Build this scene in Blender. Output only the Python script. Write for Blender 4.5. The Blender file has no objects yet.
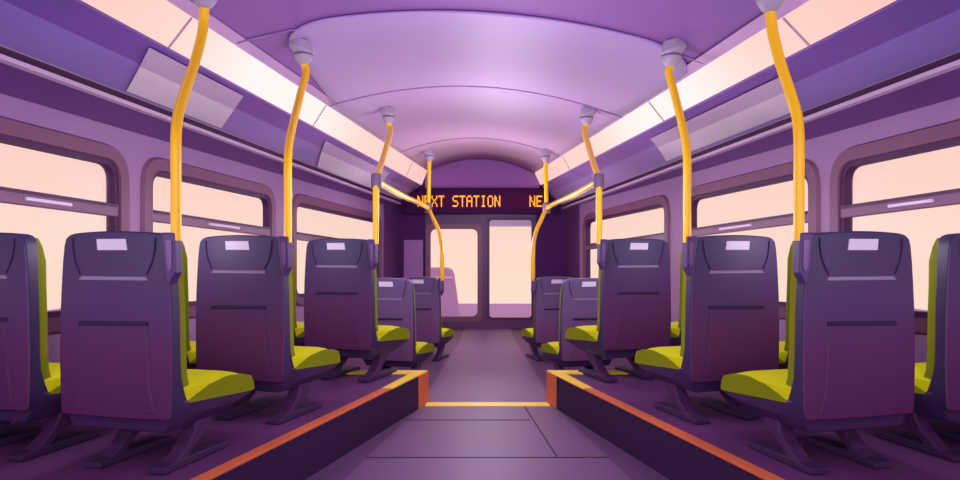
import bpy, bmesh, math
from mathutils import Vector, Matrix

SC = bpy.context.scene
C = SC.collection
F = 700.0            # focal length in pixels of the 960 px wide frame
CX, CY = 487.5, 249.0  # vanishing point of the aisle
H = 1.05             # eye height above the near aisle floor
PLAT = 0.22          # seat podium height
LOW = -0.08          # floor beyond the step
ZB = 10.0            # distance of the front bulkhead
ZN = -1.6            # distance of the wall behind the viewer
PI = math.pi

# ------------------------------------------------------------------ helpers
def srgb(h):
    h = h.lstrip('#')
    out = []
    for i in (0, 2, 4):
        c = int(h[i:i+2], 16) / 255.0
        out.append(c / 12.92 if c <= 0.04045 else ((c + 0.055) / 1.055) ** 2.4)
    return (*out, 1.0)

def mat(name, col, rough=0.55, spec=0.3, emit=0.0, metal=0.0, noise=0.05):
    m = bpy.data.materials.new(name)
    m.use_nodes = True
    nt = m.node_tree
    b = nt.nodes['Principled BSDF']
    b.inputs['Roughness'].default_value = rough
    b.inputs['Specular IOR Level'].default_value = spec
    b.inputs['Metallic'].default_value = metal
    c = srgb(col) if isinstance(col, str) else col
    if noise > 0:
        tc = nt.nodes.new('ShaderNodeTexCoord')
        n = nt.nodes.new('ShaderNodeTexNoise')
        n.inputs['Scale'].default_value = 6.0
        mx = nt.nodes.new('ShaderNodeMix'); mx.data_type = 'RGBA'
        mx.inputs['A'].default_value = tuple(v * (1 - noise) for v in c[:3]) + (1,)
        mx.inputs['B'].default_value = tuple(min(1, v * (1 + noise)) for v in c[:3]) + (1,)
        nt.links.new(tc.outputs['Object'], n.inputs['Vector'])
        nt.links.new(n.outputs['Fac'], mx.inputs['Factor'])
        nt.links.new(mx.outputs['Result'], b.inputs['Base Color'])
    else:
        b.inputs['Base Color'].default_value = c
    if emit > 0:
        b.inputs['Emission Color'].default_value = c
        b.inputs['Emission Strength'].default_value = emit
    return m

def ramp_mat(name, axis, stops, lo, hi, rough=0.55, spec=0.3, emit=0.0, only_emit=False):
    """material coloured along one object axis between lo and hi"""
    m = bpy.data.materials.new(name); m.use_nodes = True
    nt = m.node_tree
    b = nt.nodes['Principled BSDF']
    b.inputs['Roughness'].default_value = rough
    b.inputs['Specular IOR Level'].default_value = spec
    tc = nt.nodes.new('ShaderNodeTexCoord')
    sp = nt.nodes.new('ShaderNodeSeparateXYZ')
    mr = nt.nodes.new('ShaderNodeMapRange')
    mr.inputs['From Min'].default_value = lo
    mr.inputs['From Max'].default_value = hi
    cr = nt.nodes.new('ShaderNodeValToRGB')
    el = cr.color_ramp.elements
    while len(el) < len(stops):
        el.new(0.5)
    for e, (p, c) in zip(el, stops):
        e.position = p; e.color = srgb(c)
    nt.links.new(tc.outputs['Object'], sp.inputs[0])
    nt.links.new(sp.outputs['XYZ'.index(axis)], mr.inputs['Value'])
    nt.links.new(mr.outputs[0], cr.inputs[0])
    if only_emit:
        b.inputs['Base Color'].default_value = (0.03, 0.03, 0.03, 1)
    else:
        nt.links.new(cr.outputs[0], b.inputs['Base Color'])
    if emit > 0:
        nt.links.new(cr.outputs[0], b.inputs['Emission Color'])
        b.inputs['Emission Strength'].default_value = emit
    return m

def glass_mat(name, tint, refl=0.04):
    m = bpy.data.materials.new(name); m.use_nodes = True
    nt = m.node_tree
    nt.nodes.remove(nt.nodes['Principled BSDF'])
    out = nt.nodes['Material Output']
    t = nt.nodes.new('ShaderNodeBsdfTransparent'); t.inputs[0].default_value = srgb(tint)
    g = nt.nodes.new('ShaderNodeBsdfGlossy'); g.inputs['Roughness'].default_value = 0.45
    fr = nt.nodes.new('ShaderNodeFresnel'); fr.inputs[0].default_value = 1.25
    mul = nt.nodes.new('ShaderNodeMath'); mul.operation = 'MULTIPLY'; mul.inputs[1].default_value = 0.25
    mx = nt.nodes.new('ShaderNodeMixShader')
    nt.links.new(fr.outputs[0], mul.inputs[0])
    nt.links.new(mul.outputs[0], mx.inputs[0])
    nt.links.new(t.outputs[0], mx.inputs[1]); nt.links.new(g.outputs[0], mx.inputs[2])
    nt.links.new(mx.outputs[0], out.inputs['Surface'])
    return m

def obj(name, bm, m, parent=None, smooth=False, bevel=0.0, seg=2, sharp=35):
    bmesh.ops.recalc_face_normals(bm, faces=bm.faces)
    me = bpy.data.meshes.new(name)
    bm.to_mesh(me); bm.free()
    me.materials.append(m)
    o = bpy.data.objects.new(name, me)
    C.objects.link(o)
    if parent: o.parent = parent
    if smooth:
        for p in me.polygons: p.use_smooth = True
        try: me.set_sharp_from_angle(angle=math.radians(sharp))
        except Exception: pass
    if bevel > 0:
        b = o.modifiers.new('bevel', 'BEVEL')
        b.width = bevel; b.segments = seg; b.limit_method = 'ANGLE'; b.angle_limit = math.radians(40)
    return o

def tag(o, label=None, cat=None, group=None, kind=None):
    if label: o['label'] = label
    if cat: o['category'] = cat
    if group: o['group'] = group
    if kind: o['kind'] = kind
    return o

def empty(name, loc, rz=0.0):
    o = bpy.data.objects.new(name, None)
    o.empty_display_size = 0.1
    C.objects.link(o)
    o.location = loc; o.rotation_euler = (0, 0, rz)
    return o

def copy_tree(o, parent=None):
    c = o.copy(); C.objects.link(c)
    if parent: c.parent = parent
    for ch in list(o.children): copy_tree(ch, c)
    return c

def box(bm, x0, x1, y0, y1, z0, z1):
    v = [bm.verts.new((x, y, z)) for z in (z0, z1) for y in (y0, y1) for x in (x0, x1)]
    for q in ((0,1,3,2),(4,5,7,6),(0,1,5,4),(2,3,7,6),(0,2,6,4),(1,3,7,5)):
        bm.faces.new([v[i] for i in q])

def prism(bm, pts, d):
    """extrude a 3-D polygon by the vector d"""
    a = [bm.verts.new(p) for p in pts]
    b = [bm.verts.new(Vector(p) + Vector(d)) for p in pts]
    n = len(pts)
    bm.faces.new(a); bm.faces.new(b[::-1])
    for i in range(n):
        bm.faces.new((a[i], a[(i+1) % n], b[(i+1) % n], b[i]))

def loft(bm, rings, cap=True):
    R = [[bm.verts.new(p) for p in r] for r in rings]
    n = len(R[0])
    for i in range(len(R) - 1):
        for j in range(n):
            bm.faces.new((R[i][j], R[i][(j+1) % n], R[i+1][(j+1) % n], R[i+1][j]))
    if cap:
        bm.faces.new(R[0]); bm.faces.new(R[-1][::-1])

def catmull(pts, n=8):
    P = [Vector(p) for p in pts]
    P = [P[0] * 2 - P[1]] + P + [P[-1] * 2 - P[-2]]
    out = []
    for i in range(1, len(P) - 2):
        p0, p1, p2, p3 = P[i-1], P[i], P[i+1], P[i+2]
        # centripetal parameter keeps bends free of overshoot
        t0 = 0; t1 = t0 + (p1-p0).length ** .5; t2 = t1 + (p2-p1).length ** .5; t3 = t2 + (p3-p2).length ** .5
        for k in range(n):
            t = t1 + (t2 - t1) * k / n
            a1 = p0*((t1-t)/(t1-t0)) + p1*((t-t0)/(t1-t0))
            a2 = p1*((t2-t)/(t2-t1)) + p2*((t-t1)/(t2-t1))
            a3 = p2*((t3-t)/(t3-t2)) + p3*((t-t2)/(t3-t2))
            b1 = a1*((t2-t)/(t2-t0)) + a2*((t-t0)/(t2-t0))
            b2 = a2*((t3-t)/(t3-t1)) + a3*((t-t1)/(t3-t1))
            out.append(b1*((t2-t)/(t2-t1)) + b2*((t-t1)/(t2-t1)))
    out.append(P[-2])
    return out

def tube(bm, path, r, n=16):
    P = [Vector(p) for p in path]
    rad = r if callable(r) else (lambda t: r)
    tan = [(P[min(i+1, len(P)-1)] - P[max(i-1, 0)]).normalized() for i in range(len(P))]
    up = Vector((0, 1, 0)) if abs(tan[0].y) < 0.9 else Vector((1, 0, 0))
    rings = []
    for i, p in enumerate(P):
        a = (up - tan[i] * up.dot(tan[i])).normalized()
        b = tan[i].cross(a); up = a
        rr = rad(i / (len(P) - 1))
        rings.append([p + (a * math.cos(2*PI*k/n) + b * math.sin(2*PI*k/n)) * rr for k in range(n)])
    loft(bm, rings)

def lathe(bm, origin, axis, prof, n=28, sx=1.0):
    """prof: list of (distance along axis, radius)"""
    ax = Vector(axis).normalized()
    a = ax.orthogonal().normalized() if abs(ax.z) < .9 else (Vector((0,1,0)) - ax * ax.y).normalized()
    b = ax.cross(a)
    o = Vector(origin)
    loft(bm, [[o + ax*d + (a*math.cos(2*PI*k/n)*sx + b*math.sin(2*PI*k/n)) * max(r, 1e-4) for k in range(n)] for d, r in prof])

def rounded(corners, r, n=6):
    """round the corners of a 2-D polygon"""
    out = []
    m = len(corners)
    for i in range(m):
        p = Vector(corners[i]); a = Vector(corners[i-1]); b = Vector(corners[(i+1) % m])
        u = (a - p).normalized(); v = (b - p).normalized()
        rr = r[i] if isinstance(r, (list, tuple)) else r
        s = p + u * rr; e = p + v * rr
        for k in range(n + 1):
            t = k / n
            out.append(tuple(s*(1-t)**2 + p*2*t*(1-t) + e*t*t))
    return out

def seg_fit(pts):
    """least squares line through (t, v) pairs"""
    n = len(pts); mt = sum(p[0] for p in pts)/n; mv = sum(p[1] for p in pts)/n
    b = sum((p[0]-mt)*(p[1]-mv) for p in pts) / sum((p[0]-mt)**2 for p in pts)
    return mv - b*mt, b

def pt(px, py, Y, s=1):
    """a place seen in direction (px, py), Y metres ahead; s=-1 takes the right-hand half of the bus"""
    return Vector((s * (px - CX) / F * Y, Y, H - (py - CY) / F * Y))

# ------------------------------------------------------------------ materials
M = {}
M['wall'] = ramp_mat('wall_mauve', 'Z', [(0, '#a27fb0'), (.5, '#a47ca2'), (1, '#9674a8')], .2, 1.8, .6, .2)
M['wall_dark'] = mat('wall_plum', '#5c3468', .55, .2)
M['bulkhead'] = mat('bulkhead_plum', '#4a1e5e', .6, .1)
M['bulk_up'] = mat('bulkhead_violet', '#9a60b4', .5, .2)
M['panel_mauve'] = mat('panel_mauve', '#a070b4', .55, .2)
M['frame'] = mat('window_frame_plum', '#784c6c', .5, .3)
M['gasket'] = mat('window_gasket', '#48204f', .5, .3)
M['rail'] = mat('window_rail', '#785074', .45, .3)
M['handle'] = mat('handle_pale', '#d9c4e4', .4, .4)
M['ledge_light'] = mat('ledge_lilac', '#d2b4d8', .45, .3)
M['ledge_dark'] = mat('ledge_plum', '#401c46', .5, .3)
M['band'] = mat('band_purple', '#583070', .5, .2)
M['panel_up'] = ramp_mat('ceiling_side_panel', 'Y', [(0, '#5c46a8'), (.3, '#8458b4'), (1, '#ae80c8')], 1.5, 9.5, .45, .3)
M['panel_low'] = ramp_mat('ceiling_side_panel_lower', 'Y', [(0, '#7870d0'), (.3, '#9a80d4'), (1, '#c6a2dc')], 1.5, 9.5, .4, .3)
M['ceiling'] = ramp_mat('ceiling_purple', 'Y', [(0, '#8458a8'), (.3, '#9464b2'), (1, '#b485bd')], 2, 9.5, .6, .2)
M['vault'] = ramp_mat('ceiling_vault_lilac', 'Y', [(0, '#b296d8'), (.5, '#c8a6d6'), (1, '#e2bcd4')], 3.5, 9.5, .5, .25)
M['cove'] = mat('cove_lilac', '#c8a0d8', .5, .2)
M['seam'] = mat('seam_line', '#9a74b4', .6, .2, noise=0)
M['light'] = ramp_mat('light_diffuser', 'Y', [(0, '#ffc4bc'), (.14, '#ffd6cc'), (.26, '#fff6f2'), (.42, '#fff4ee'), (.6, '#ffd8ce'), (1, '#ffc8c2')], 2.2, 9.5, .6, .0, 1.0, True)
M['light_seam'] = mat('light_joint', '#b98fae', .6, .2, noise=0)
M['floor'] = mat('floor_plum', '#5a3862', .5, .3)
M['floor_podium'] = mat('podium_plum', '#5c3064', .6, .2)
M['riser'] = mat('riser_dark', '#331a42', .6, .2)
M['lit_floor'] = ramp_mat('aisle_lit_floor', 'Y', [(0, '#6a4478'), (.4, '#745678'), (1, '#7a5a84')], 2.5, 9, .5, .25)  # paler tone painted for the lit middle of the aisle
M['yellow'] = mat('nosing_yellow', '#ffd844', .45, .3)
M['orange'] = mat('nosing_orange', '#cf6a3e', .5, .3)
M['pole'] = mat('pole_yellow', '#ffca1a', .35, .4, noise=0)
M['mount'] = mat('mount_lilac', '#a89cb8', .45, .4)
M['mount_dark'] = mat('mount_violet', '#71587f', .45, .4)
M['bracket'] = mat('bracket_violet', '#4a2d6a', .45, .4)
M['bracket_face'] = mat('bracket_face', '#6d4788', .4, .4)
SEAT_STOPS = [(0, '#502050'), (.35, '#562658'), (.62, '#4a2e64'), (1, '#3c305e')]
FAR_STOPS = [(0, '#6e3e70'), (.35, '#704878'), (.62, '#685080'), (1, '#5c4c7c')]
M['shell_far'] = ramp_mat('seat_shell_hazed', 'Z', FAR_STOPS, .15, .9, .5, .35)  # paler shell colours paint distance haze onto the far seats
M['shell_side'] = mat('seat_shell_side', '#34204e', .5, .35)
M['shell'] = ramp_mat('seat_shell', 'Z', SEAT_STOPS, .15, .9, .5, .35)
M['shell_line'] = mat('seat_shell_trim', '#8d7c9c', .5, .3)
M['crease'] = mat('seat_shell_crease', '#2f1f4a', .6, .2)
M['pocket'] = ramp_mat('seat_pocket', 'Z', [(0, '#51245a'), (1, '#552a5c')], .15, .6, .55, .3)
M['pan'] = mat('seat_pan', '#38204e', .5, .35)
M['green'] = mat('upholstery_green', '#ccd010', .8, .1, noise=.06)
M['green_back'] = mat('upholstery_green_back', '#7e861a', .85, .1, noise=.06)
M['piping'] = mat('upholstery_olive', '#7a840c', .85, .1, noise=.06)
M['seat_tag'] = mat('seat_tag_pale', '#d8cfea', .5, .2)
M['leg'] = mat('seat_leg', '#43234f', .55, .3)
M['foot'] = mat('seat_foot', '#38204a', .55, .3)
M['sheen'] = mat('sheen_lilac', '#efe2f6', .5, .3)  # pale tones painted for glassy reflections on the side panels
M['sheen_dark'] = mat('sheen_lilac_dim', '#cfb6dc', .5, .3)
M['sign'] = mat('sign_housing', '#3a1048', .6, .08)
M['screen'] = mat('sign_screen', '#4e0e46', .6, .08)
M['led'] = mat('sign_led', '#ffa526', .5, .2, 1.0, noise=0)
M['glass'] = glass_mat('window_glass', '#fffafa')
M['door_frame'] = mat('door_frame_plum', '#5c3468', .45, .3)
M['road'] = mat('road_lilac', '#b6a2de', .9, .0)
M['kiosk'] = mat('kiosk_lilac', '#c0a6dc', .9, .0)
M['kiosk_stripe'] = mat('kiosk_stripe', '#f4dcdc', .9, .0)

# ------------------------------------------------------------------ the two long sides of the bus
class Side:
    """left side of the bus in its own left-hand picture frame; s=-1 mirrors it to the right"""
    def __init__(self, s, wall_px, up_px, low_px):
        self.s = s
        self.t = ((wall_px - CX) / F * ZB + 2.36) / (ZB - 2.78)
        self.x0 = -2.36 - self.t * 2.78
        # inner and outer edge of the light strip, (px, py) at the bulkhead
        self.up = self.line(.08, [(167, 0), (208, 25)], up_px)
        self.low = self.line(.085, [(80, 0), (200, 67)], low_px)
        self.led = self.line_from(self.x0 + .06, self.t, [(0, 47), (120, 90), (240, 134), (385, 194)])
    def line(self, b, pts, end):
        a = (end[0] - CX) / F * ZB - b * ZB
        return self.line_from(a, b, pts + [end])
    def line_from(self, a, b, pts):
        q = []
        for px, py in pts:
            Y = a / ((px - CX) / F - b)
            q.append((Y, H - (py - CY) / F * Y))
        c, d = seg_fit(q)
        return (a, b, c, d)
    def at(self, ln, Y):
        return Vector((self.s * (ln[0] + ln[1] * Y), Y, ln[2] + ln[3] * Y))
    def wx(self, Y): return self.x0 + self.t * Y
    def W(self, Y, z, off=0.0):
        """point on the window wall, off metres into the bus"""
        return Vector((self.s * (self.wx(Y) + off), Y, z))
    def wy(self, px):
        return self.x0 / ((px - CX) / F - self.t)

L = Side(1, 397, (427, 170), (421, 185))
R = Side(-1, 409, (440, 172), (434, 185))
SIDES = {'left': L, 'right': R}

z_top = lambda Y: 1.652 - .029 * Y       # glass top line
z_bot = lambda Y: .855 - .035 * Y        # glass bottom line
z_rail = lambda Y: 1.475 - .040 * Y
YS = [ZN] + [i * .5 for i in range(-2, 20)] + [ZB]

def band_top(Y): return 1.95
def band_bot(Y): return 1.853 - .022 * Y

WINS = {'left': [(None, 114), (152, 268), (296, 378)], 'right': [(None, 130), (166, 283), (310, 388)]}
HND = {'left': [(22, 68), (206, 237), (345, 358)], 'right': [(38, 83), (221, 253), (345, 356)]}
def win_span(sd, a, b):
    return (0.4 if a is None else sd.wy(a), sd.wy(b))

def wquad(y0, y1, g, r, n=6):
    """rounded window outline, g metres larger than the glass, in (Y, z)"""
    return rounded([(y0-g, z_bot(y0-g)-g), (y1+g, z_bot(y1+g)-g), (y1+g, z_top(y1+g)+g), (y0-g, z_top(y0-g)+g)], r, n)

def ring(bm, outer, inner):
    n = len(outer)
    for i in range(n):
        bm.faces.new((outer[i], outer[(i+1) % n], inner[(i+1) % n], inner[i]))

wn = 0
for nm, sd in SIDES.items():
    s = sd.s
    spans = [win_span(sd, a, b) for a, b in WINS[nm]]
    # wall with window openings
    bm = bmesh.new()
    loops = [[(ZN, -.08), (ZB, -.08)] + [(y, sd.led[2] + sd.led[3]*y + .02) for y in (ZB, ZN)]]
    loops += [wquad(y0, y1, .05, .14) for y0, y1 in spans]
    es = []
    for lp in loops:
        vs = [bm.verts.new(sd.W(y, z)) for y, z in lp]
        es += [bm.edges.new((vs[i], vs[(i+1) % len(vs)])) for i in range(len(vs))]
    bmesh.ops.triangle_fill(bm, edges=es, use_beauty=True)
    g = bmesh.ops.extrude_face_region(bm, geom=bm.faces[:])
    for v in [e for e in g['geom'] if isinstance(e, bmesh.types.BMVert)]:
        v.co.x -= s * .06
    tag(obj('wall_' + nm, bm, M['wall']), kind='structure')
    # windows
    for k, (y0, y1) in enumerate(spans):
        wn += 1
        root = empty('window_%d' % wn, sd.W((y0+y1)/2, z_bot((y0+y1)/2) - .1))
        tag(root, kind='structure')
        def part(name, bm, m, **kw):
            o = obj(name, bm, m, root, **kw)
            o.matrix_parent_inverse = Matrix.Translation(-root.location)
            return o
        bm = bmesh.new()     # wide outer frame
        A = wquad(y0, y1, .105, .20); B = wquad(y0, y1, .032, .12); D = wquad(y0, y1, .118, .21)
        rd = [bm.verts.new(sd.W(y, z, .001)) for y, z in D]
        ra = [bm.verts.new(sd.W(y, z, .022)) for y, z in A]
        rb = [bm.verts.new(sd.W(y, z, .022)) for y, z in B]
        rc = [bm.verts.new(sd.W(y, z, -.05)) for y, z in B]
        ring(bm, rd, ra); ring(bm, ra, rb); ring(bm, rb, rc)
        part('window_frame', bm, M['frame'], smooth=True)
        bm = bmesh.new()     # dark gasket round the glass
        B2 = wquad(y0, y1, .034, .12); G = wquad(y0, y1, .0, .09)
        ra = [bm.verts.new(sd.W(y, z, .006)) for y, z in B2]
        rb = [bm.verts.new(sd.W(y, z, .006)) for y, z in G]
        rc = [bm.verts.new(sd.W(y, z, -.045)) for y, z in G]
        ring(bm, ra, rb); ring(bm, rb, rc)
        part('gasket', bm, M['gasket'], smooth=True)
        bm = bmesh.new()
        bm.faces.new([bm.verts.new(sd.W(y, z, -.03)) for y, z in wquad(y0, y1, .02, .1)])
        part('pane', bm, M['glass'])
        bm = bmesh.new()     # opening rail
        def bar(bm, ya, yb, za, zb, o0, o1):
            q = [sd.W(ya, za(ya), o0), sd.W(yb, za(yb), o0), sd.W(yb, zb(yb), o0), sd.W(ya, zb(ya), o0)]
            prism(bm, q, (s*(o1-o0), 0, 0))
        bar(bm, y0-.025, y1+.025, lambda y: z_rail(y)-.075, z_rail, -.02, .012)
        rl = part('rail', bm, M['rail'], bevel=.006)
        bm = bmesh.new()
        bar(bm, y0, y1, lambda y: z_rail(y)-.02, lambda y: z_rail(y)-.004, .010, .02)
        part('rail_lip', bm, M['gasket'])
        ha, hb = [sd.wy(q) for q in HND[nm][k]]
        bm = bmesh.new()
        bar(bm, ha, hb, lambda y: z_rail(y)-.052, lambda y: z_rail(y)-.034, .010, .026)
        part('handle', bm, M['handle'], bevel=.004)
    bm = bmesh.new()
    prism(bm, [sd.W(9.35, -.08), sd.W(ZB, -.08), sd.W(ZB, 1.68), sd.W(9.35, 1.70)], (s*.016, 0, 0))
    tag(obj('trim_11' if s > 0 else 'trim_12', bm, M['wall_dark']), kind='structure')
    # dark band and ledge under the ceiling panel
    bm = bmesh.new()
    prism(bm, [sd.W(ZN, band_bot(ZN), 0), sd.W(ZB, band_bot(ZB), 0), sd.W(ZB, sd.led[2] + sd.led[3]*ZB - .05, 0), sd.W(ZN, sd.led[2] + sd.led[3]*ZN - .05, 0)], (s*.012, 0, 0))
    tag(obj('trim_1' if s > 0 else 'trim_2', bm, M['band']), kind='structure')
    root = empty('trim_3' if s > 0 else 'trim_4', sd.at(sd.led, ZB/2)); tag(root, kind='structure')
    def lpart(name, m, zo0, zo1, o0, o1, **kw):
        bm = bmesh.new()
        P0, P1 = sd.at(sd.led, ZN), sd.at(sd.led, ZB - .02)
        rings = []
        for P in (P0, P1):
            rings.append([P + Vector((s*o0, 0, zo0)), P + Vector((s*o1, 0, zo0)), P + Vector((s*o1, 0, zo1)), P + Vector((s*o0, 0, zo1))])
        loft(bm, rings)
        o = obj(name, bm, m, root, **kw)
        o.matrix_parent_inverse = Matrix.Translation(-root.location)
    lpart('ledge_lip', M['ledge_light'], -.006, .008, -.04, .008)
    lpart('ledge_groove', M['ledge_dark'], -.045, -.006, -.06, -.012)
    lpart('ledge_rail', M['ledge_light'], -.068, -.045, -.06, .0)
    # ceiling side panel: deep upper half, paler lower half with a fold between
    fold = lambda Y: sd.at(sd.led, Y).lerp(sd.at(sd.low, Y), .62)
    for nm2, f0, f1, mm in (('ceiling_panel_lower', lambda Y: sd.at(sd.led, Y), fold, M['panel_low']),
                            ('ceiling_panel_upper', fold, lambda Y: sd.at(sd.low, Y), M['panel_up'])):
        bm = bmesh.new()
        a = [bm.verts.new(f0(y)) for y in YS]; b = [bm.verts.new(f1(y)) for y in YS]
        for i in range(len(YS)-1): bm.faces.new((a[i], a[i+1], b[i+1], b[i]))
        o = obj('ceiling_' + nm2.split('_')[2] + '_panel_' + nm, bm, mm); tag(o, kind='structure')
        so = o.modifiers.new('thickness', 'SOLIDIFY'); so.thickness = .012; so.offset = 0
    # light strip, one lamp per run between joints
    cuts = [1.6] + [sd.up[0] / ((px - CX) / F - sd.up[1]) for px in (190, 325, 412)] + [ZB - .03]
    bm = bmesh.new()
    prism(bm, [sd.at(sd.low, ZN), sd.at(sd.low, 1.6), sd.at(sd.up, 1.6), sd.at(sd.up, ZN)], (s * -.02, 0, .02))
    tag(obj('unseen_filler_1' if s > 0 else 'unseen_filler_2', bm, M['panel_mauve']), kind='structure')  # unseen filler behind the viewer, added to stop sky light leaking in
    bm = bmesh.new()
    inw = lambda y, d: sd.at(sd.up, y) + Vector((s*d, 0, .012 + .30*d))
    a = [bm.verts.new(inw(y, .0) + Vector((0, 0, -.02))) for y in YS]; b = [bm.verts.new(inw(y, .07) + Vector((0, 0, -.018))) for y in YS]
    for i in range(len(YS)-1): bm.faces.new((a[i], a[i+1], b[i+1], b[i]))
    tag(obj('trim_9' if s > 0 else 'trim_10', bm, M['cove']), kind='structure')
    where = ['nearest run of the', 'second run from the viewer of the', 'third run from the viewer of the', 'farthest run of the']
    for k in range(4):
        ya, yb = cuts[k] + .006, cuts[k+1] - .006
        root = empty('light_strip', sd.at(sd.low, (ya+yb)/2).lerp(sd.at(sd.up, (ya+yb)/2), .5))
        tag(root, '%s glowing white-pink strip light along the %s ceiling edge' % (where[k], nm), 'light', 'strip lights along the ceiling edges')
        out = Vector((s * -.03, 0, .03))
        bm = bmesh.new(); n = 6
        ys = [ya + (yb-ya)*i/n for i in range(n+1)]
        sa = lambda y, f: sd.at(sd.low, y).lerp(sd.at(sd.up, y), f) + Vector((s*.012, 0, -.008))
        a = [bm.verts.new(sa(y, .04)) for y in ys]; b = [bm.verts.new(sa(y, .97)) for y in ys]
        for i in range(n): bm.faces.new((a[i], a[i+1], b[i+1], b[i]))
        o = obj('diffuser', bm, M['light'], root); o.matrix_parent_inverse = Matrix.Translation(-root.location)
        bm = bmesh.new()
        q = [sa(yb, .04), sa(yb, .95)]
        d = Vector((0, .012, 0)); inn = Vector((s*.004, 0, -.004))
        prism(bm, [q[0], q[1], q[1]+d, q[0]+d], inn)
        o = obj('end_joint', bm, M['light_seam'], root); o.matrix_parent_inverse = Matrix.Translation(-root.location)

# ------------------------------------------------------------------ ceiling vault
def ceil_z(X, Y):
    a, b = L.at(L.up, Y), R.at(R.up, Y)
    c = (a.x + b.x) / 2; hw = (b.x - a.x) / 2
    u = max(-1.1, min(1.1, (X - c) / hw))
    e = a.z + (b.z - a.z) * (u + 1) / 2
    rise = .20
    return e + rise * (1 - u * u)
def vault_strip(bm, xf0, xf1, ys, nx=24, dz=0.0):
    rows = []
    for y in ys:
        x0, x1 = xf0(y), xf1(y)
        rows.append([bm.verts.new((x0 + (x1-x0)*i/nx, y, ceil_z(x0 + (x1-x0)*i/nx, y) + dz)) for i in range(nx+1)])
    for i in range(len(rows)-1):
        for j in range(nx):
            bm.faces.new((rows[i][j], rows[i][j+1], rows[i+1][j+1], rows[i+1][j]))
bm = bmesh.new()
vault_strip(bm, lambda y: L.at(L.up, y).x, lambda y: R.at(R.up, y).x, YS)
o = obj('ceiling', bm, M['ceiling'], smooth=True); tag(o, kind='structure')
so = o.modifiers.new('thickness', 'SOLIDIFY'); so.thickness = .03; so.offset = 1
# paler raised vault panel with rounded near corners
def vhalf(y, sd):
    e = abs(sd.at(sd.up, y).x) - .03
    y0, r, w = 3.66, .30, 1.11
    if y < y0 + r:
        t = 1 - (y - y0) / r
        return min(e, w - r + r * math.sqrt(max(0, 1 - t*t)))
    return min(e, w + .04*(y - y0))
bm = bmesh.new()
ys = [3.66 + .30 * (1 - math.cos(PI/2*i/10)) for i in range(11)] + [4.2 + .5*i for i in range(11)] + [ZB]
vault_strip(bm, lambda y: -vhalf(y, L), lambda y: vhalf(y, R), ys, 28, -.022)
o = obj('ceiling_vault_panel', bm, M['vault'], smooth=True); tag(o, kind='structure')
so = o.modifiers.new('thickness', 'SOLIDIFY'); so.thickness = .016; so.offset = 1
# seams across the vault
k = 0
for yy in (3.75, 5.35, 8.0):
    k += 1
    bm = bmesh.new()
    lo = lambda y: L.at(L.up, y).x + .02
    hi = lambda y: R.at(R.up, y).x - .02
    vault_strip(bm, lo, hi, [yy, yy + .012 + .004*k], 28, -.006 if k == 1 else -.025)
    o = obj('ceiling_seam_trim', bm, M['seam'], smooth=True); tag(o, kind='structure')
    so = o.modifiers.new('thickness', 'SOLIDIFY'); so.thickness = .006; so.offset = 0

# ------------------------------------------------------------------ floor, podiums
def edge_x(Y):      # inner edge of the left podium
    return -.841 + (Y - 3.14) * .2655
YE = 4.76           # far end of the podiums, where the aisle steps down
bm = bmesh.new(); box(bm, -3.2, 3.2, ZN, YE, -.2, 0)
tag(obj('floor', bm, M['floor']), kind='structure')
bm = bmesh.new(); box(bm, -2.6, 2.6, YE, ZB + .4, LOW - .12, LOW)
tag(obj('floor', bm, M['floor']), kind='structure')
def rn(Y): return .652 - (Y - 3.18) * .138
bm = bmesh.new()
prism(bm, [(-rn(1), 1, .001), (rn(1), 1, .001), (rn(YE), YE - .03, .001), (-rn(YE), YE - .03, .001)], (0, 0, .004))
tag(obj('floor_lit_strip', bm, M['lit_floor']), kind='structure')  # paler sheet painted as the lit floor between side shadow bands
bm = bmesh.new()
prism(bm, [(-.50, YE + .01, LOW), (.50, YE + .01, LOW), (.33, 8.8, LOW), (.33, ZB - .01, LOW), (-.33, ZB - .01, LOW), (-.33, 8.8, LOW)], (0, 0, .004))
tag(obj('floor_lit_strip', bm, M['lit_floor']), kind='structure')
def seam(pts):
    bm = bmesh.new()
    prism(bm, pts, (0, 0, .0015))
    tag(obj('floor_seam_trim', bm, M['riser']), kind='structure')
seam([(-rn(3.5), 3.50, .005), (rn(3.5), 3.50, .005), (rn(3.5), 3.515, .005), (-rn(3.5), 3.515, .005)])
seam([(-rn(4.27), 4.27, .005), (.26, 4.27, .005), (.26, 4.285, .005), (-rn(4.27), 4.285, .005)])
seam([(.345, 3.515, .005), (.355, 3.515, .005), (.25, YE - .11, .005), (.24, YE - .11, .005)])
st = bmesh.new(); box(st, -.415, .415, YE - .11, YE + .004, 0.0, .008)
tag(obj('trim_5', st, M['yellow']), kind='structure')
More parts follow.
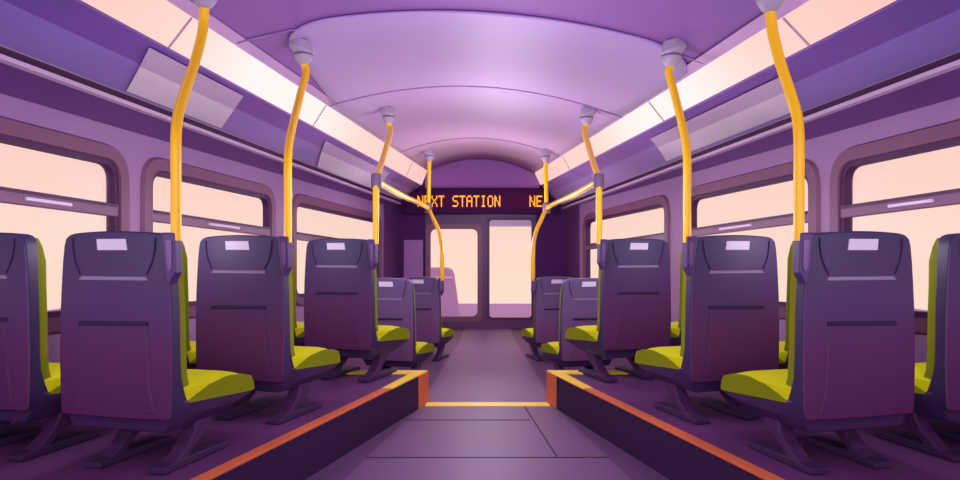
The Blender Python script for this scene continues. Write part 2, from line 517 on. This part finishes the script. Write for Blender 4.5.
for nm, sd in SIDES.items():
    s = sd.s
    root = empty('floor_podium_' + nm, (s * -1.4, 2.5, 0)); tag(root, kind='structure')
    def part(name, bm, m, **kw):
        o = obj(name, bm, m, root, **kw); o.matrix_parent_inverse = Matrix.Translation(-root.location); return o
    def E(Y, off, z): return Vector((s * (edge_x(Y) + off), Y, z))
    bm = bmesh.new()
    prism(bm, [(s * (sd.wx(ZN) + .002), ZN, 0), (s * (sd.wx(YE) + .002), YE, 0), E(YE, -.02, 0), E(ZN, -.02, 0)], (0, 0, PLAT - .004))
    part('podium_top', bm, M['floor_podium'])
    bm = bmesh.new()
    prism(bm, [E(ZN, -.02, 0), E(YE, -.02, 0), E(YE, 0, 0), E(ZN, 0, 0)], (0, 0, PLAT - .004))
    part('riser', bm, M['riser'])
    bm = bmesh.new()       # long nosing, orange painted for the strip's shaded stretch
    prism(bm, [E(ZN, -.056, PLAT-.006), E(4.15, -.056, PLAT-.006), E(4.15, .004, PLAT-.006), E(ZN, .004, PLAT-.006)], (0, 0, .012))
    part('edge_nosing_shaded', bm, M['orange'], bevel=.003)
    bm = bmesh.new()       # corner of the same strip in its lit yellow
    y2 = YE + .005
    prism(bm, [E(4.15, -.056, PLAT-.006), E(4.15, .004, PLAT-.006), E(y2, .004, PLAT-.006), E(y2, -.62, PLAT-.006), E(y2-.11, -.62, PLAT-.006), E(y2-.11, -.075, PLAT-.006)], (0, 0, .012))
    part('corner_nosing', bm, M['yellow'], bevel=.003)
    bm = bmesh.new()       # orange corner post on the riser end
    prism(bm, [E(YE-.16, 0.0, 0), E(YE+.006, 0.0, 0), E(YE+.006, .008, 0), E(YE-.16, .008, 0)], (0, 0, PLAT - .006))
    part('corner_strip', bm, M['orange'])

# ------------------------------------------------------------------ front bulkhead with door
def bp(px, py, Y=ZB): return pt(px, py, Y)
sect = []   # outline of the bus section at the bulkhead
sect.append(L.W(ZB, LOW - .02)); sect.append(L.W(ZB, L.led[2] + L.led[3]*ZB)); sect.append(L.at(L.low, ZB)); sect.append(L.at(L.up, ZB))
xa, xb = L.at(L.up, ZB).x, R.at(R.up, ZB).x
for i in range(1, 16):
    x = xa + (xb - xa) * i / 16; sect.append(Vector((x, ZB, ceil_z(x, ZB))))
sect += [R.at(R.up, ZB), R.at(R.low, ZB), R.W(ZB, R.led[2] + R.led[3]*ZB), R.W(ZB, LOW - .02)]
def px2(px, py): v = bp(px, py); return (v.x, v.z)
def rect_px(x0, y0, x1, y1, r=.0, n=5):
    c = [px2(x0, y1), px2(x1, y1), px2(x1, y0), px2(x0, y0)]
    return rounded(c, r, n) if r else c
ZDB = px2(0, 328)[1]
doorway = [px2(426, 327.5), px2(535, 327.5), px2(535, 214), px2(426, 214)]
bm = bmesh.new(); es = []
for lp in ([(v.x, v.z) for v in sect], doorway):
    vs = [bm.verts.new((x, ZB, z)) for x, z in lp]
    es += [bm.edges.new((vs[i], vs[(i+1) % len(vs)])) for i in range(len(vs))]
bmesh.ops.triangle_fill(bm, edges=es, use_beauty=True)
g = bmesh.ops.extrude_face_region(bm, geom=bm.faces[:])
for v in [e for e in g['geom'] if isinstance(e, bmesh.types.BMVert)]: v.co.y += .08
tag(obj('wall_front', bm, M['bulkhead']), kind='structure')
# violet arch over the sign
bm = bmesh.new()
arch = [px2(424, 188), px2(424, 188)][:1]
x0a, x1a = bp(425, 0).x, bp(539, 0).x
zz = px2(0, 188)[1]
pts = [(x0a, ZB - .012, zz)]
for i in range(0, 21):
    x = x0a + (x1a - x0a) * i / 20
    pts.append((x, ZB - .012, max(zz + .001, min(ceil_z(x, ZB) - .03, 2.33))))
pts.append((x1a, ZB - .012, zz))
prism(bm, pts, (0, .011, 0))
tag(obj('wall_front_arch', bm, M['bulk_up']), kind='structure')
def flat_panel(name, px_rect, m, r=.02, d=.012, y=ZB):
    bm = bmesh.new()
    prism(bm, [(x, y - d, z) for x, z in rect_px(*px_rect, r)], (0, d - .001, 0))
    return obj(name, bm, m)
tag(flat_panel('trim_6', (404, 240, 423, 322), M['panel_mauve']), kind='structure')
# door: two glazed leaves
def ring2(bm, A, B, y0, y1):
    ra = [bm.verts.new((x, y0, z)) for x, z in A]; rb = [bm.verts.new((x, y0, z)) for x, z in B]
    rc = [bm.verts.new((x, y1, z)) for x, z in B]; rd = [bm.verts.new((x, y1, z)) for x, z in A]
    ring(bm, ra, rb); ring(bm, rb, rc); ring(bm, rc, rd); ring(bm, rd, ra)
door = empty('door_1', (bp(481, 0).x, ZB + .03, LOW)); tag(door, kind='structure')
for leaf in (0, 1):
    if leaf == 0: O = rect_px(425.5, 213, 484.1, 328.2, .005); P = rect_px(430.5, 229, 477.5, 316.5, .09)
    else:         O = rect_px(484, 213, 535.5, 328.2, .005); P = rect_px(489.5, 220, 531.5, 317.5, .05)
    bm = bmesh.new(); ring2(bm, O, P, ZB - .02, ZB + .05)
    lf = obj('door_leaf', bm, M['door_frame'], door); lf.matrix_parent_inverse = Matrix.Translation(-door.location)
    cx = sum(p[0] for p in P)/len(P); cz = sum(p[1] for p in P)/len(P)
    def grow(P, k): return [(x + math.copysign(k, x-cx), z + math.copysign(k, z-cz)) for x, z in P]
    bm = bmesh.new(); ring2(bm, grow(P, .07 if leaf == 0 else .03), P, ZB - .028, ZB - .019)
    o = obj('gasket', bm, M['frame'] if leaf == 0 else M['gasket'], lf)
    bm = bmesh.new(); bm.faces.new([bm.verts.new((x, ZB + .02, z)) for x, z in P])
    obj('pane', bm, M['glass'], lf)
    if leaf == 1:
        bm = bmesh.new(); prism(bm, [(x, ZB + .0, z) for x, z in rect_px(489.5, 219.5, 531.5, 226.5)], (0, .015, 0))
        obj('pale_strip', bm, M['ledge_light'], lf)  # pale lilac strip across the top of the right pane

# ------------------------------------------------------------------ LED sign
FONT = {'N': ['10001','11001','11001','10101','10011','10011','10001'], 'E': ['11111','10000','10000','11110','10000','10000','11111'],
        'X': ['10001','10001','01010','00100','01010','10001','10001'], 'T': ['11111','00100','00100','00100','00100','00100','00100'],
        'S': ['01111','10000','10000','01110','00001','00001','11110'], 'A': ['01110','10001','10001','11111','10001','10001','10001'],
        'I': ['01110','00100','00100','00100','00100','00100','01110'], 'O': ['01110','10001','10001','10001','10001','10001','01110'], ' ': ['00000']*7}
YSG = ZB - .16
sign = empty('led_sign', (pt(480, 0, YSG).x, YSG, pt(0, 212, YSG).z))
tag(sign, 'dark long LED sign over the front door showing next station in orange', 'sign')
def sp(name, bm, m, **kw):
    o = obj(name, bm, m, sign, **kw); o.matrix_parent_inverse = Matrix.Translation(-sign.location); return o
outl = [(404, 214), (404, 206), (412, 200), (419, 190), (425, 188), (537, 188), (543, 190), (550, 200), (557, 206), (557, 214)]
bm = bmesh.new(); prism(bm, [pt(x, y, YSG) for x, y in outl], (0, .15, 0))
sp('housing', bm, M['sign'], bevel=.01)
bm = bmesh.new(); prism(bm, [pt(x, y, YSG - .004) for x, y in ((413, 209), (413, 193), (548, 193), (548, 209))], (0, .003, 0))
scr = sp('screen', bm, M['screen'])
def led_text(text, x0, pitch, clip):
    dot = pitch / 6.0
    for ci, ch in enumerate(text):
        if ch == ' ': continue
        bm = bmesh.new(); got = False
        for r, row in enumerate(FONT[ch]):
            for c, v in enumerate(row):
                if v == '1':
                    x = x0 + ci*pitch + c*dot; y = 195.6 + r*1.62
                    if x + dot > clip: continue
                    a = pt(x, y, YSG - .008); b = pt(x + dot*.97, y + 1.5, YSG - .008)
                    box(bm, a.x, b.x, YSG - .008, YSG - .004, b.z, a.z); got = True
        if got: obj('led_letter', bm, M['led'], scr)
        else: bm.free()
led_text('NEXT STATION', 417.5, 7.0, 600)
led_text('NE', 529.5, 7.0, 600)

# ------------------------------------------------------------------ wall behind the viewer, with an unseen wide window added for light
bm = bmesh.new(); es = []
zt = 2.3
outer = [(-2.9, -.2), (2.9, -.2), (2.9, 1.95), (1.7, 2.42), (-1.7, 2.42), (-2.9, 1.95)]
hole = rounded([(-2.1, .75), (2.1, .75), (2.1, 1.95), (-2.1, 1.95)], .15)
for lp in (outer, hole):
    vs = [bm.verts.new((x, ZN, z)) for x, z in lp]
    es += [bm.edges.new((vs[i], vs[(i+1) % len(vs)])) for i in range(len(vs))]
bmesh.ops.triangle_fill(bm, edges=es, use_beauty=True)
g = bmesh.ops.extrude_face_region(bm, geom=bm.faces[:])
for v in [e for e in g['geom'] if isinstance(e, bmesh.types.BMVert)]: v.co.y -= .06
tag(obj('wall_rear', bm, M['wall']), kind='structure')
bm = bmesh.new(); bm.faces.new([bm.verts.new((x, ZN - .03, z)) for x, z in hole])
tag(obj('window_7', bm, M['glass']), kind='structure')

# ------------------------------------------------------------------ seats
WS = 1.16     # width of a seat against its height
HW = [(.192, .197), (.22, .204), (.40, .208), (.60, .205), (.76, .198), (.85, .190), (.878, .182), (.890, .150)]
def hw(z):
    z = max(HW[0][0], z)
    for (a, wa), (b, wb) in zip(HW, HW[1:]):
        if z <= b: return WS * (wa + (wb - wa) * max(0, z - a) / (b - a))
    return WS * HW[-1][1]
def dep(z):   # depth of the moulded shell behind the upholstery
    return .055 + .10 * max(0, (.38 - z) / .22) ** 1.6 + .012 * max(0, (z - .7) / .2)

def make_seat(s):
    """s=+1: aisle on the seat's right; origin on the floor below the rear face, facing +Y"""
    root = empty('bus_seat', (0, 0, 0))
    # shell
    bm = bmesh.new()
    zs = [.192, .205, .225, .28, .34, .40, .50, .60, .70, .78, .84, .868, .882, .890]
    rings = []
    for i, z in enumerate(zs):
        w = hw(z); d = dep(z)
        n = 10
        rear = [(-w + 2*w*k/n, -.012 * (1 - (2*k/n - 1)**2), z + (.008*(1-(2*k/n-1)**2) if z > .85 else 0)) for k in range(n+1)]
        front = [(w - .004 - 2*(w-.004)*k/n, d, z + (.008*(1-(2*k/n-1)**2) if z > .85 else 0)) for k in range(n+1)]
        rings.append([(x*s, y, zz) for x, y, zz in rear + front])
    loft(bm, rings)
    bs = obj('back_shell', bm, M['shell'], root, smooth=True, sharp=40, bevel=.006, seg=2)
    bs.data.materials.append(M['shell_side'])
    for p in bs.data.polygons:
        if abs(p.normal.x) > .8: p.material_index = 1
    def rear_plate(name, poly, y0, y1, m, parent=root, **kw):
        bm = bmesh.new()
        prism(bm, [(x*s*WS, y0 - .012*(1-min(1, abs(x)/.2)**2), z) for x, z in poly], (0, y1 - y0, 0))
        return obj(name, bm, m, parent, **kw)
    # creases beside the head area
    for q in (-1, 1):
        bm = bmesh.new()
        pts = [(q*.152, .872), (q*.150, .83), (q*.140, .78), (q*.122, .735)]
        P = [(x*s*WS, -.012*(1-(abs(x)/.2)**2) - .002, z) for x, z in pts]
        tube(bm, catmull(P, 6), .0028, 6)
        obj('crease', bm, M['crease'], root, smooth=True)
    rear_plate('grip_slot', [(-.125, .713), (.128, .713), (.122, .726), (-.112, .726)], -.005, .004, M['shell_line'])
    rear_plate('back_pocket', [(-.150, .215), (.152, .215), (.135, .30), (.124, .545), (-.122, .545), (-.135, .30)], -.004, .004, M['shell'], bevel=.004)
    rear_plate('pocket_shade', [(-.128, .538), (.128, .545), (.124, .560), (-.118, .556)], -.009, .004, M['crease'], bevel=.002)  # dark strip painted as the shadow along the pocket's top edge
    rear_plate('seat_tag', [(-.052, .826), (.056, .826), (.050, .868), (-.055, .868)], -.004, .004, M['seat_tag'])
    # upholstered backrest
    bm = bmesh.new(); rings = []
    for z in (.30, .34, .42, .55, .68, .78, .84, .865, .875):
        w = hw(z) - .012; d = dep(z) - .004
        th = .070 if z < .8 else .070 - .04 * ((z-.8)/.075)
        n = 8
        fr = [(-w + 2*w*k/n, d + th*(1 - .30*abs(2*k/n-1)**4), z) for k in range(n+1)]
        rings.append([(x*s, y, zz) for x, y, zz in [(-w, d, z)] + fr + [(w, d, z)]])
    loft(bm, rings)
    obj('backrest', bm, M['green_back'], root, smooth=True, sharp=50, bevel=.006)
    # pan
    bm = bmesh.new(); rings = []
    for y, zb, zt, w in ((.02, .140, .262, .198), (.10, .138, .250, .206), (.22, .138, .240, .212), (.36, .148, .228, .214), (.46, .164, .218, .212), (.53, .188, .210, .202)):
        w *= WS
        rings.append([(-w*.86*s, y, zb), (w*.86*s, y, zb), (w*s, y, (zb+zt)/2), (w*s, y, zt), (-w*s, y, zt), (-w*s, y, (zb+zt)/2)])
    loft(bm, rings)
    obj('seat_pan', bm, M['pan'], root, smooth=True, sharp=30, bevel=.008)
    # cushion with bulging top, falling towards the front
    bm = bmesh.new(); rings = []
    for y, zb, zt, w in ((.075, .240, .322, .198), (.12, .238, .328, .206), (.22, .232, .325, .210), (.34, .222, .316, .212), (.43, .214, .304, .211), (.51, .208, .280, .207), (.545, .206, .244, .198)):
        n = 12; w *= WS
        top = []
        for k in range(n+1):
            u = 2*k/n - 1
            top.append((u*w, y, zt - (zt-zb)*.30*abs(u)**10))
        rings.append([(x*s, yy, zz) for x, yy, zz in [(-w, y, zb)] + top + [(w, y, zb)]])
    loft(bm, rings)
    cu = obj('seat_cushion', bm, M['green'], root, smooth=True, sharp=60, bevel=.004)
    for q in (-1, 1):   # darker side bolster sweeping up to the front
        bm = bmesh.new()
        prof = ((.085, .241, .244, .200), (.14, .238, .268, .207), (.22, .233, .292, .210), (.34, .223, .304, .212), (.43, .215, .296, .211), (.51, .209, .274, .207), (.545, .207, .240, .199))
        rings = []
        for y, zb, zt, w in prof:
            w *= WS
            rings.append([(q*s*(w-.006), y, zb), (q*s*(w+.005), y, zb), (q*s*(w+.004), y, (zb+zt)/2), (q*s*(w+.003), y, zt), (q*s*(w-.012), y, zt-.004)])
        loft(bm, rings)
        obj('bolster', bm, M['piping'], cu, smooth=True, sharp=60)
    # two curved cantilever legs with floor feet
    for lx in (.19, -.08):
        bm = bmesh.new()
        prof = [(.215, .165), (.20, .120), (.15, .085), (.10, .055), (.06, .018)]
        back = [(.06, .004), (-.03, .004), (-.03, .018), (.03, .045), (.08, .085), (.11, .125), (.12, .165)]
        poly = prof + back
        prism(bm, [((lx-.03)*s, y + .055, z) for y, z in poly], (.06*s, 0, 0))
        lg = obj('leg', bm, M['leg'], root, bevel=.006)
        bm = bmesh.new()
        prism(bm, [((lx-.036)*s, y + .055, z) for y, z in ((-.075, 0), (.315, 0), (.315, .022), (.03, .030), (-.075, .020))], (.072*s, 0, 0))
        obj('foot', bm, M['foot'], lg, bevel=.003)
    return root

YAW = math.radians(14)
rows = [(2.65, 114.5, 1.0), (3.40, 239.0, 1.0), (4.45, 337.0, 1.0), (5.9, 386.5, .985), (7.1, 418.5, .945)]
wid = [1.055, 1.06, 1.04, 1.02, 1.0]
proto = {}
seat_at = {}
for nm, sd in SIDES.items():
    s = sd.s
    for i, (Y, px, sc) in enumerate(rows):
        yaw = math.radians((14, 17, 20, 15, 14)[i])
        for j in range(2 if i < 3 else 1):
            if s not in proto:
                proto[s] = make_seat(s); o = proto[s]
            else:
                o = copy_tree(proto[s])
            X = (px - CX) / F * Y
            o.rotation_euler.z = -s * yaw
            ax = Vector((math.cos(yaw), -math.sin(yaw), 0))
            p = Vector((X, Y, PLAT if i < 3 else LOW)) - ax * ((.615 if i else .65) * j)
            p.x *= s
            o.location = p
            o.scale = (sc * wid[i], sc, sc)
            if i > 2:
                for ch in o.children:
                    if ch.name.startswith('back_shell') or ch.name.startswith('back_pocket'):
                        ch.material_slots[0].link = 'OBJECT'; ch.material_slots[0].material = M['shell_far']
            seat_at[(nm, i, j)] = (p, yaw, sc)
            pos = 'aisle seat' if j == 0 else 'window seat'
            if i == 0:
                lab = 'dark violet bus %s with lime cushion, nearest row on the %s' % (pos, nm)
            elif i == 1:
                lab = 'dark violet bus %s with lime cushion, second row on the %s' % (pos, nm)
            elif i == 2:
                lab = 'dark violet bus %s with lime cushion, third row on the %s podium' % (pos, nm)
            elif i == 3:
                lab = 'smaller-looking violet seat on the lower floor just beyond the %s podium' % nm
            else:
                lab = 'farthest small violet seat on the %s, beside the front door' % nm
            tag(o, lab, 'seat', 'violet bus seats with lime cushions')

# ------------------------------------------------------------------ yellow grab poles
def on_ceiling(px, py, s):
    Y = 5.0
    for _ in range(60):
        X = s * (px - CX) / F * Y
        z = ceil_z(X, Y) - (.02 if Y > 3.9 else 0)
        Y = .5*Y + .5*(z - H) / (CY - py) * F
    return pt(px, py, Y, s) + Vector((0, 0, -.042)), Y
def mount(root, P, nxt, k, s):
    """ceiling cup: slanted oval plate, dark collar, cup round the pole"""
    def part(name, bm, m, parent=None, **kw):
        o = obj(name, bm, m, parent or root, **kw)
        if parent is None: o.matrix_parent_inverse = Matrix.Translation(-root.location)
        return o
    ax = Vector((0, 0, -1)); n = 28
    # slanted wedge cap, high on the outer side
    def rg(zl, zr, r, sh=0):
        out = []
        for q in range(n):
            a = 2*PI*q/n; u = math.cos(a)          # u=-1 outer side of the bus half
            z = zr + (zl - zr) * (1 - u) / 2
            out.append(P + Vector((s*(u*r*k + sh*k), math.sin(a)*r*.9*k, z*k)))
        return out
    bm = bmesh.new()
    loft(bm, [rg(-.052, -.052, .060), rg(-.034, -.042, .070), rg(.006, -.034, .086, -.014), rg(.022, -.024, .084, -.018), rg(.060, .040, .066, -.014)])
    a = part('ceiling_plate', bm, M['mount'], smooth=True)
    bm = bmesh.new(); lathe(bm, P, ax, [(.044*k, .056*k), (.050*k, .068*k), (.058*k, .068*k), (.064*k, .056*k)])
    part('collar', bm, M['mount_dark'], a, smooth=True)
    bm = bmesh.new(); lathe(bm, P, ax, [(.060*k, .066*k), (.074*k, .066*k), (.100*k, .050*k), (.124*k, .030*k), (.128*k, .024*k)])
    part('cup', bm, M['mount'], a, smooth=True)
def seat_bracket(root, nm, i):
    p, yaw, sc = seat_at[(nm, i, 0)]
    s = SIDES[nm].s
    ca, sa = math.cos(-s*yaw), math.sin(-s*yaw)
    def w(x, y, z): x *= s*sc*wid[i]; y *= sc; return p + Vector((ca*x - sa*y, sa*x + ca*y, z*sc))
    def part(name, bm, m, parent=None, **kw):
        o = obj(name, bm, m, parent or root, **kw)
        if parent is None: o.matrix_parent_inverse = Matrix.Translation(-root.location)
        return o
    bm = bmesh.new()
    poly = [(.236, .890), (.290, .890), (.294, .745), (.280, .720), (.272, .700), (.256, .715)]
    loft(bm, [[w(x, -.056, z) for x, z in poly], [w(x, -.0145, z) for x, z in poly]])
    b = part('seat_bracket', bm, M['bracket'], bevel=.006)
    bm = bmesh.new()
    poly = [(.258, .862), (.281, .862), (.283, .762), (.275, .748), (.264, .765)]
    loft(bm, [[w(x, -.060, z) for x, z in poly], [w(x, -.055, z) for x, z in poly]])
    part('bracket_face', bm, M['bracket_face'], b)
    return w(.264 + (.018, .014, .022, 0, .012)[i], -.035, .86)
def pole_pts(px_list, Y0, P, s, top_end):
    """vertical foot at depth Y0, then bending up and forward to the ceiling point P"""
    out = []
    y_b, y_t = px_list[0][1], px_list[-1][1]
    for x, y in px_list:
        t = max(0, min(1, (y_b - y) / (y_b - y_t)))
        t = t*t*(3-2*t)*.5 + t*.5
        out.append(pt(x, y, Y0 + (P.y - Y0) * t, s))
    return out

def rpole(root, path, r, name='pole', taper=1.0):
    bm = bmesh.new(); tube(bm, path, (lambda t: r * (1 + (taper-1)*t)), 18)
    o = obj(name, bm, M['pole'], root, smooth=True); o.matrix_parent_inverse = Matrix.Translation(-root.location)
    return o

names = {0: 'nearest', 1: 'second'}
for nm, sd in SIDES.items():
    s = sd.s
    for i, cup, bend in ((0, (204.5, -24), [(176, 136), (178, 116), (185.5, 90), (195.5, 60), (203, 28)]),
                         (1, (303.5, 40), [(287.5, 160), (289, 144), (294, 120), (301, 92), (306, 70)])):
        P, Yc = on_ceiling(*cup, s)
        root = empty('grab_pole', seat_at[(nm, i, 0)][0])
        root.location.z = PLAT + .7
        tag(root, 'bent yellow grab pole rising from the %s aisle seat on the %s to the ceiling' % (names[i], nm), 'grab pole', 'bent yellow grab poles')
        foot = seat_bracket(root, nm, i)
        # vertical part keeps the depth of the seat bracket
        x_b = CX + s * foot.x / foot.y * F
        up = pole_pts(bend, foot.y, P, s, cup)
        dx = x_b - bend[0][0]
        kink = pt(x_b, bend[0][1], foot.y, s)
        end = P + Vector((0, 0, -.085))
        path = [foot, foot.lerp(kink, .5)] + [kink] + up[1:] + [end]
        rpole(root, catmull(path, 8), .0185, taper=1.12)
        mount(root, P, up[-1], .77, s)
    # far assembly: third pole, its long branch, far drop and the pole at the farthest seat
    P3, Y3 = on_ceiling(388.5, 107, s)
    P4, Y4 = on_ceiling(429.5, 149, s)
    root = empty('grab_rail', seat_at[(nm, 2, 0)][0]); root.location.z = PLAT + .7
    tag(root, 'branched yellow grab rail joining the third %s aisle seat, ceiling and farthest %s seat' % (nm, nm), 'grab rail', 'branched yellow grab rails')
    foot = seat_bracket(root, nm, 2)
    xb = CX + s * foot.x / foot.y * F
    J1 = pt(xb + .5, 181, foot.y, s)
    up = pole_pts([(376, 181), (380, 168), (385.5, 150), (390, 128)], foot.y, P3, s, None)
    rpole(root, catmull([foot, foot.lerp(J1, .5), J1] + up[1:] + [P3 + Vector((0, 0, -.085))], 8), .0185, taper=1.25)
    mount(root, P3, up[-1], .78, s)
    J2 = pt(428.5, 208, Y4, s)
    rpole(root, [P4 + Vector((0, 0, -.05)), P4.lerp(J2, .5), J2], .023, 'drop_pole')
    mount(root, P4, J2, .85, s)
    rpole(root, catmull([J1, J1.lerp(J2, .33) + Vector((0, 0, -.01)), J1.lerp(J2, .66), J2], 6), .020, 'branch_rail', 1.3)
    f5 = seat_bracket(root, nm, 4)
    x5 = CX + s * f5.x / f5.y * F
    dY = Y4 - f5.y
    low = [J2, pt(433.5, 219, f5.y + dY*.75, s), pt(438.5, 230, f5.y + dY*.45, s), pt(x5 - .7, 243, f5.y + dY*.15, s), pt(x5, 254, f5.y, s), f5]
    rpole(root, catmull(low, 8), .021, 'lower_pole')
    for J, k, nxt in ((J1, 1.0, J1 + Vector((0, 0, .1))), (J2, 1.35, J2 + Vector((0, 0, .1)))):
        bm = bmesh.new()
        lathe(bm, J + Vector((0, 0, -.048*k)), (0, 0, 1), [(0, .024*k), (.006*k, .032*k), (.085*k, .032*k), (.094*k, .025*k)])
        d = ((J2 - J1) if J is J1 else (J1 - J2)).normalized()
        lathe(bm, J, d, [(0, .027*k), (.075*k, .027*k), (.085*k, .022*k)])
        o = obj('joint', bm, M['mount_dark'], root, smooth=True); o.matrix_parent_inverse = Matrix.Translation(-root.location)

# ------------------------------------------------------------------ pale sheets painted as glassy reflections on the side panels
def sheen(sd, nm, corners_px, label):
    """corner order: top near, top far, bottom far, bottom near (left-hand picture coordinates)"""
    s = sd.s
    def hit(px, py):
        # intersect the sight line with the side panel by bisection along the panel height
        best = None
        for k in range(0, 101):
            f = k/100
            a = sd.led[0] + (sd.low[0]-sd.led[0])*f; b = sd.led[1] + (sd.low[1]-sd.led[1])*f
            Y = a / ((px - CX)/F - b)
            z = (sd.led[2] + sd.led[3]*Y)*(1-f) + (sd.low[2] + sd.low[3]*Y)*f
            e = abs(CY - (z - H)/Y*F - py)
            if best is None or e < best[0]: best = (e, f, Y)
        return best[1], best[2]
    def onp(f, Y, off=.014):
        p = sd.at(sd.led, Y).lerp(sd.at(sd.low, Y), f)
        return p + Vector((s*off*.35, 0, -off))
    (f0, ya), (f1, yb), (f2, yc), (f3, yd) = [hit(*c) for c in corners_px]
    ft = (f0+f1)/2; fb = max(.06, (f2+f3)/2)
    root = empty('sheen', onp((ft+fb)/2, (ya+yb)/2)); tag(root, label, 'sheen', 'pale painted reflections on the side panels')
    fm = min(.62, fb + (ft-fb)*.62)
    def strip(name, fa, fbb, m):
        bm = bmesh.new(); n = 8; g = []
        for i in range(5):
            f = fa + (fbb-fa)*i/4
            t = (f - fb)/(ft - fb)
            y0 = yd + (ya-yd)*t + .02*math.sin(t*PI); y1 = yc + (yb-yc)*t + .02*math.sin(t*PI)
            g.append([bm.verts.new(onp(f, y0 + (y1-y0)*k/n)) for k in range(n+1)])
        for i in range(4):
            for k in range(n): bm.faces.new((g[i][k], g[i][k+1], g[i+1][k+1], g[i+1][k]))
        o = obj(name, bm, m, root); o.matrix_parent_inverse = Matrix.Translation(-root.location)
        so = o.modifiers.new('thickness', 'SOLIDIFY'); so.thickness = .003
    strip('sheen_lower', fb, fm, M['sheen'])
    strip('sheen_upper', fm, ft, M['sheen_dark'])
sheen(L, 'left', [(152, 44), (240, 94), (221, 126), (125, 88)], 'pale lilac sheet painted as glassy reflection on the left side panel beside the nearest grab pole')
sheen(L, 'left', [(326, 139), (388, 172), (376, 190), (317, 165)], 'smaller pale sheet painted as glassy reflection far along the left side panel')
sheen(R, 'right', [(190, 70), (322, 137), (310, 159), (176, 108)], 'pale lilac sheet painted as glassy reflection on the right side panel between two grab poles')

# ------------------------------------------------------------------ outside
bm = bmesh.new(); box(bm, -14, 14, -8, 25, -1.1, -.9)
tag(obj('floor_road', bm, M['road']), kind='structure')
Yk = 18.0
kb = empty('kiosk', (pt(440, 0, Yk).x, Yk, -.9)); tag(kb, 'pale mauve small building with sloping side seen through the front door', 'building')
def kp(name, px_poly, m, y0, d):
    bm = bmesh.new(); prism(bm, [pt(x, y, y0) for x, y in px_poly], (0, d, 0))
    o = obj(name, bm, m, kb); o.matrix_parent_inverse = Matrix.Translation(-kb.location)
yg = CY + (H + .9) / Yk * F
kp('wall', [(425, yg), (459, yg), (452, 275), (425, 275)], M['kiosk'], Yk, 1.2)
kp('roof', [(425, 275.5), (452.2, 275.5), (450, 270.5), (445, 268.5), (425, 268.5)], M['kiosk'], Yk + .02, 1.15)
kp('stripe', [(425, 278.6), (453.2, 278.6), (452.7, 276.8), (425, 276.8)], M['kiosk_stripe'], Yk - .03, .04)

# ------------------------------------------------------------------ world, unseen fill lights, camera
w = bpy.data.worlds.new('sky'); SC.world = w; w.use_nodes = True
nt = w.node_tree
bg = nt.nodes['Background']
tc = nt.nodes.new('ShaderNodeTexCoord'); spz = nt.nodes.new('ShaderNodeSeparateXYZ')
mr = nt.nodes.new('ShaderNodeMapRange'); mr.inputs['From Min'].default_value = -.12; mr.inputs['From Max'].default_value = .22
cr = nt.nodes.new('ShaderNodeValToRGB')
el = cr.color_ramp.elements
el[0].position = 0; el[0].color = srgb('#ffe8d2'); el[1].position = 1; el[1].color = srgb('#ffcfc8')
e = el.new(.45); e.color = srgb('#ffdccf')
nt.links.new(tc.outputs['Generated'], spz.inputs[0]); nt.links.new(spz.outputs[2], mr.inputs['Value'])
nt.links.new(mr.outputs[0], cr.inputs[0]); nt.links.new(cr.outputs[0], bg.inputs[0])
bg.inputs[1].default_value = 1.0

for Y, e in ((1.5, 12), (3.3, 26), (5.4, 30), (7.8, 32)):  # fill lights without fixtures, added along the aisle
    l = bpy.data.lights.new('aisle_fill', 'POINT'); l.energy = e; l.shadow_soft_size = .2; l.color = (1, .9, 1)
    o = bpy.data.objects.new('aisle_fill', l); C.objects.link(o); o.location = (0, Y, 1.35)
for X, Y, e in ((1.75, 1.9, 7), (1.62, 3.15, 6.5), (1.42, 4.05, 6), (1.2, 5.5, 7), (1.0, 7.6, 6)):  # more added fill by the windows, lifting side panels and seat backs
    for s in (-1, 1):
        l = bpy.data.lights.new('window_fill', 'POINT'); l.energy = e; l.shadow_soft_size = .12; l.color = (1, .88, 1)
        o = bpy.data.objects.new('window_fill', l); C.objects.link(o); o.location = (s*X, Y, 1.12)
l = bpy.data.lights.new('rear_fill', 'AREA'); l.energy = 90; l.shape = 'RECTANGLE'; l.size = 4; l.size_y = 1.6; l.color = (.97, .88, 1)  # unseen area fill added behind the viewer
o = bpy.data.objects.new('rear_fill', l); C.objects.link(o); o.location = (0, -1.4, 1.3); o.rotation_euler = (PI/2, 0, 0)

cam = bpy.data.cameras.new('camera'); co = bpy.data.objects.new('camera', cam); C.objects.link(co)
co.location = (0, 0, H); co.rotation_euler = (PI/2, 0, 0)
cam.sensor_width = 36; cam.lens = F / 960 * 36
cam.shift_x = -(CX - 480) / 960; cam.shift_y = (CY - 240) / 960
cam.clip_start = .05; cam.clip_end = 200
SC.camera = co
SC.view_settings.view_transform = 'Standard'
SC.view_settings.look = 'None'
SC.view_settings.exposure = 0.0
SC.view_settings.gamma = 1.0
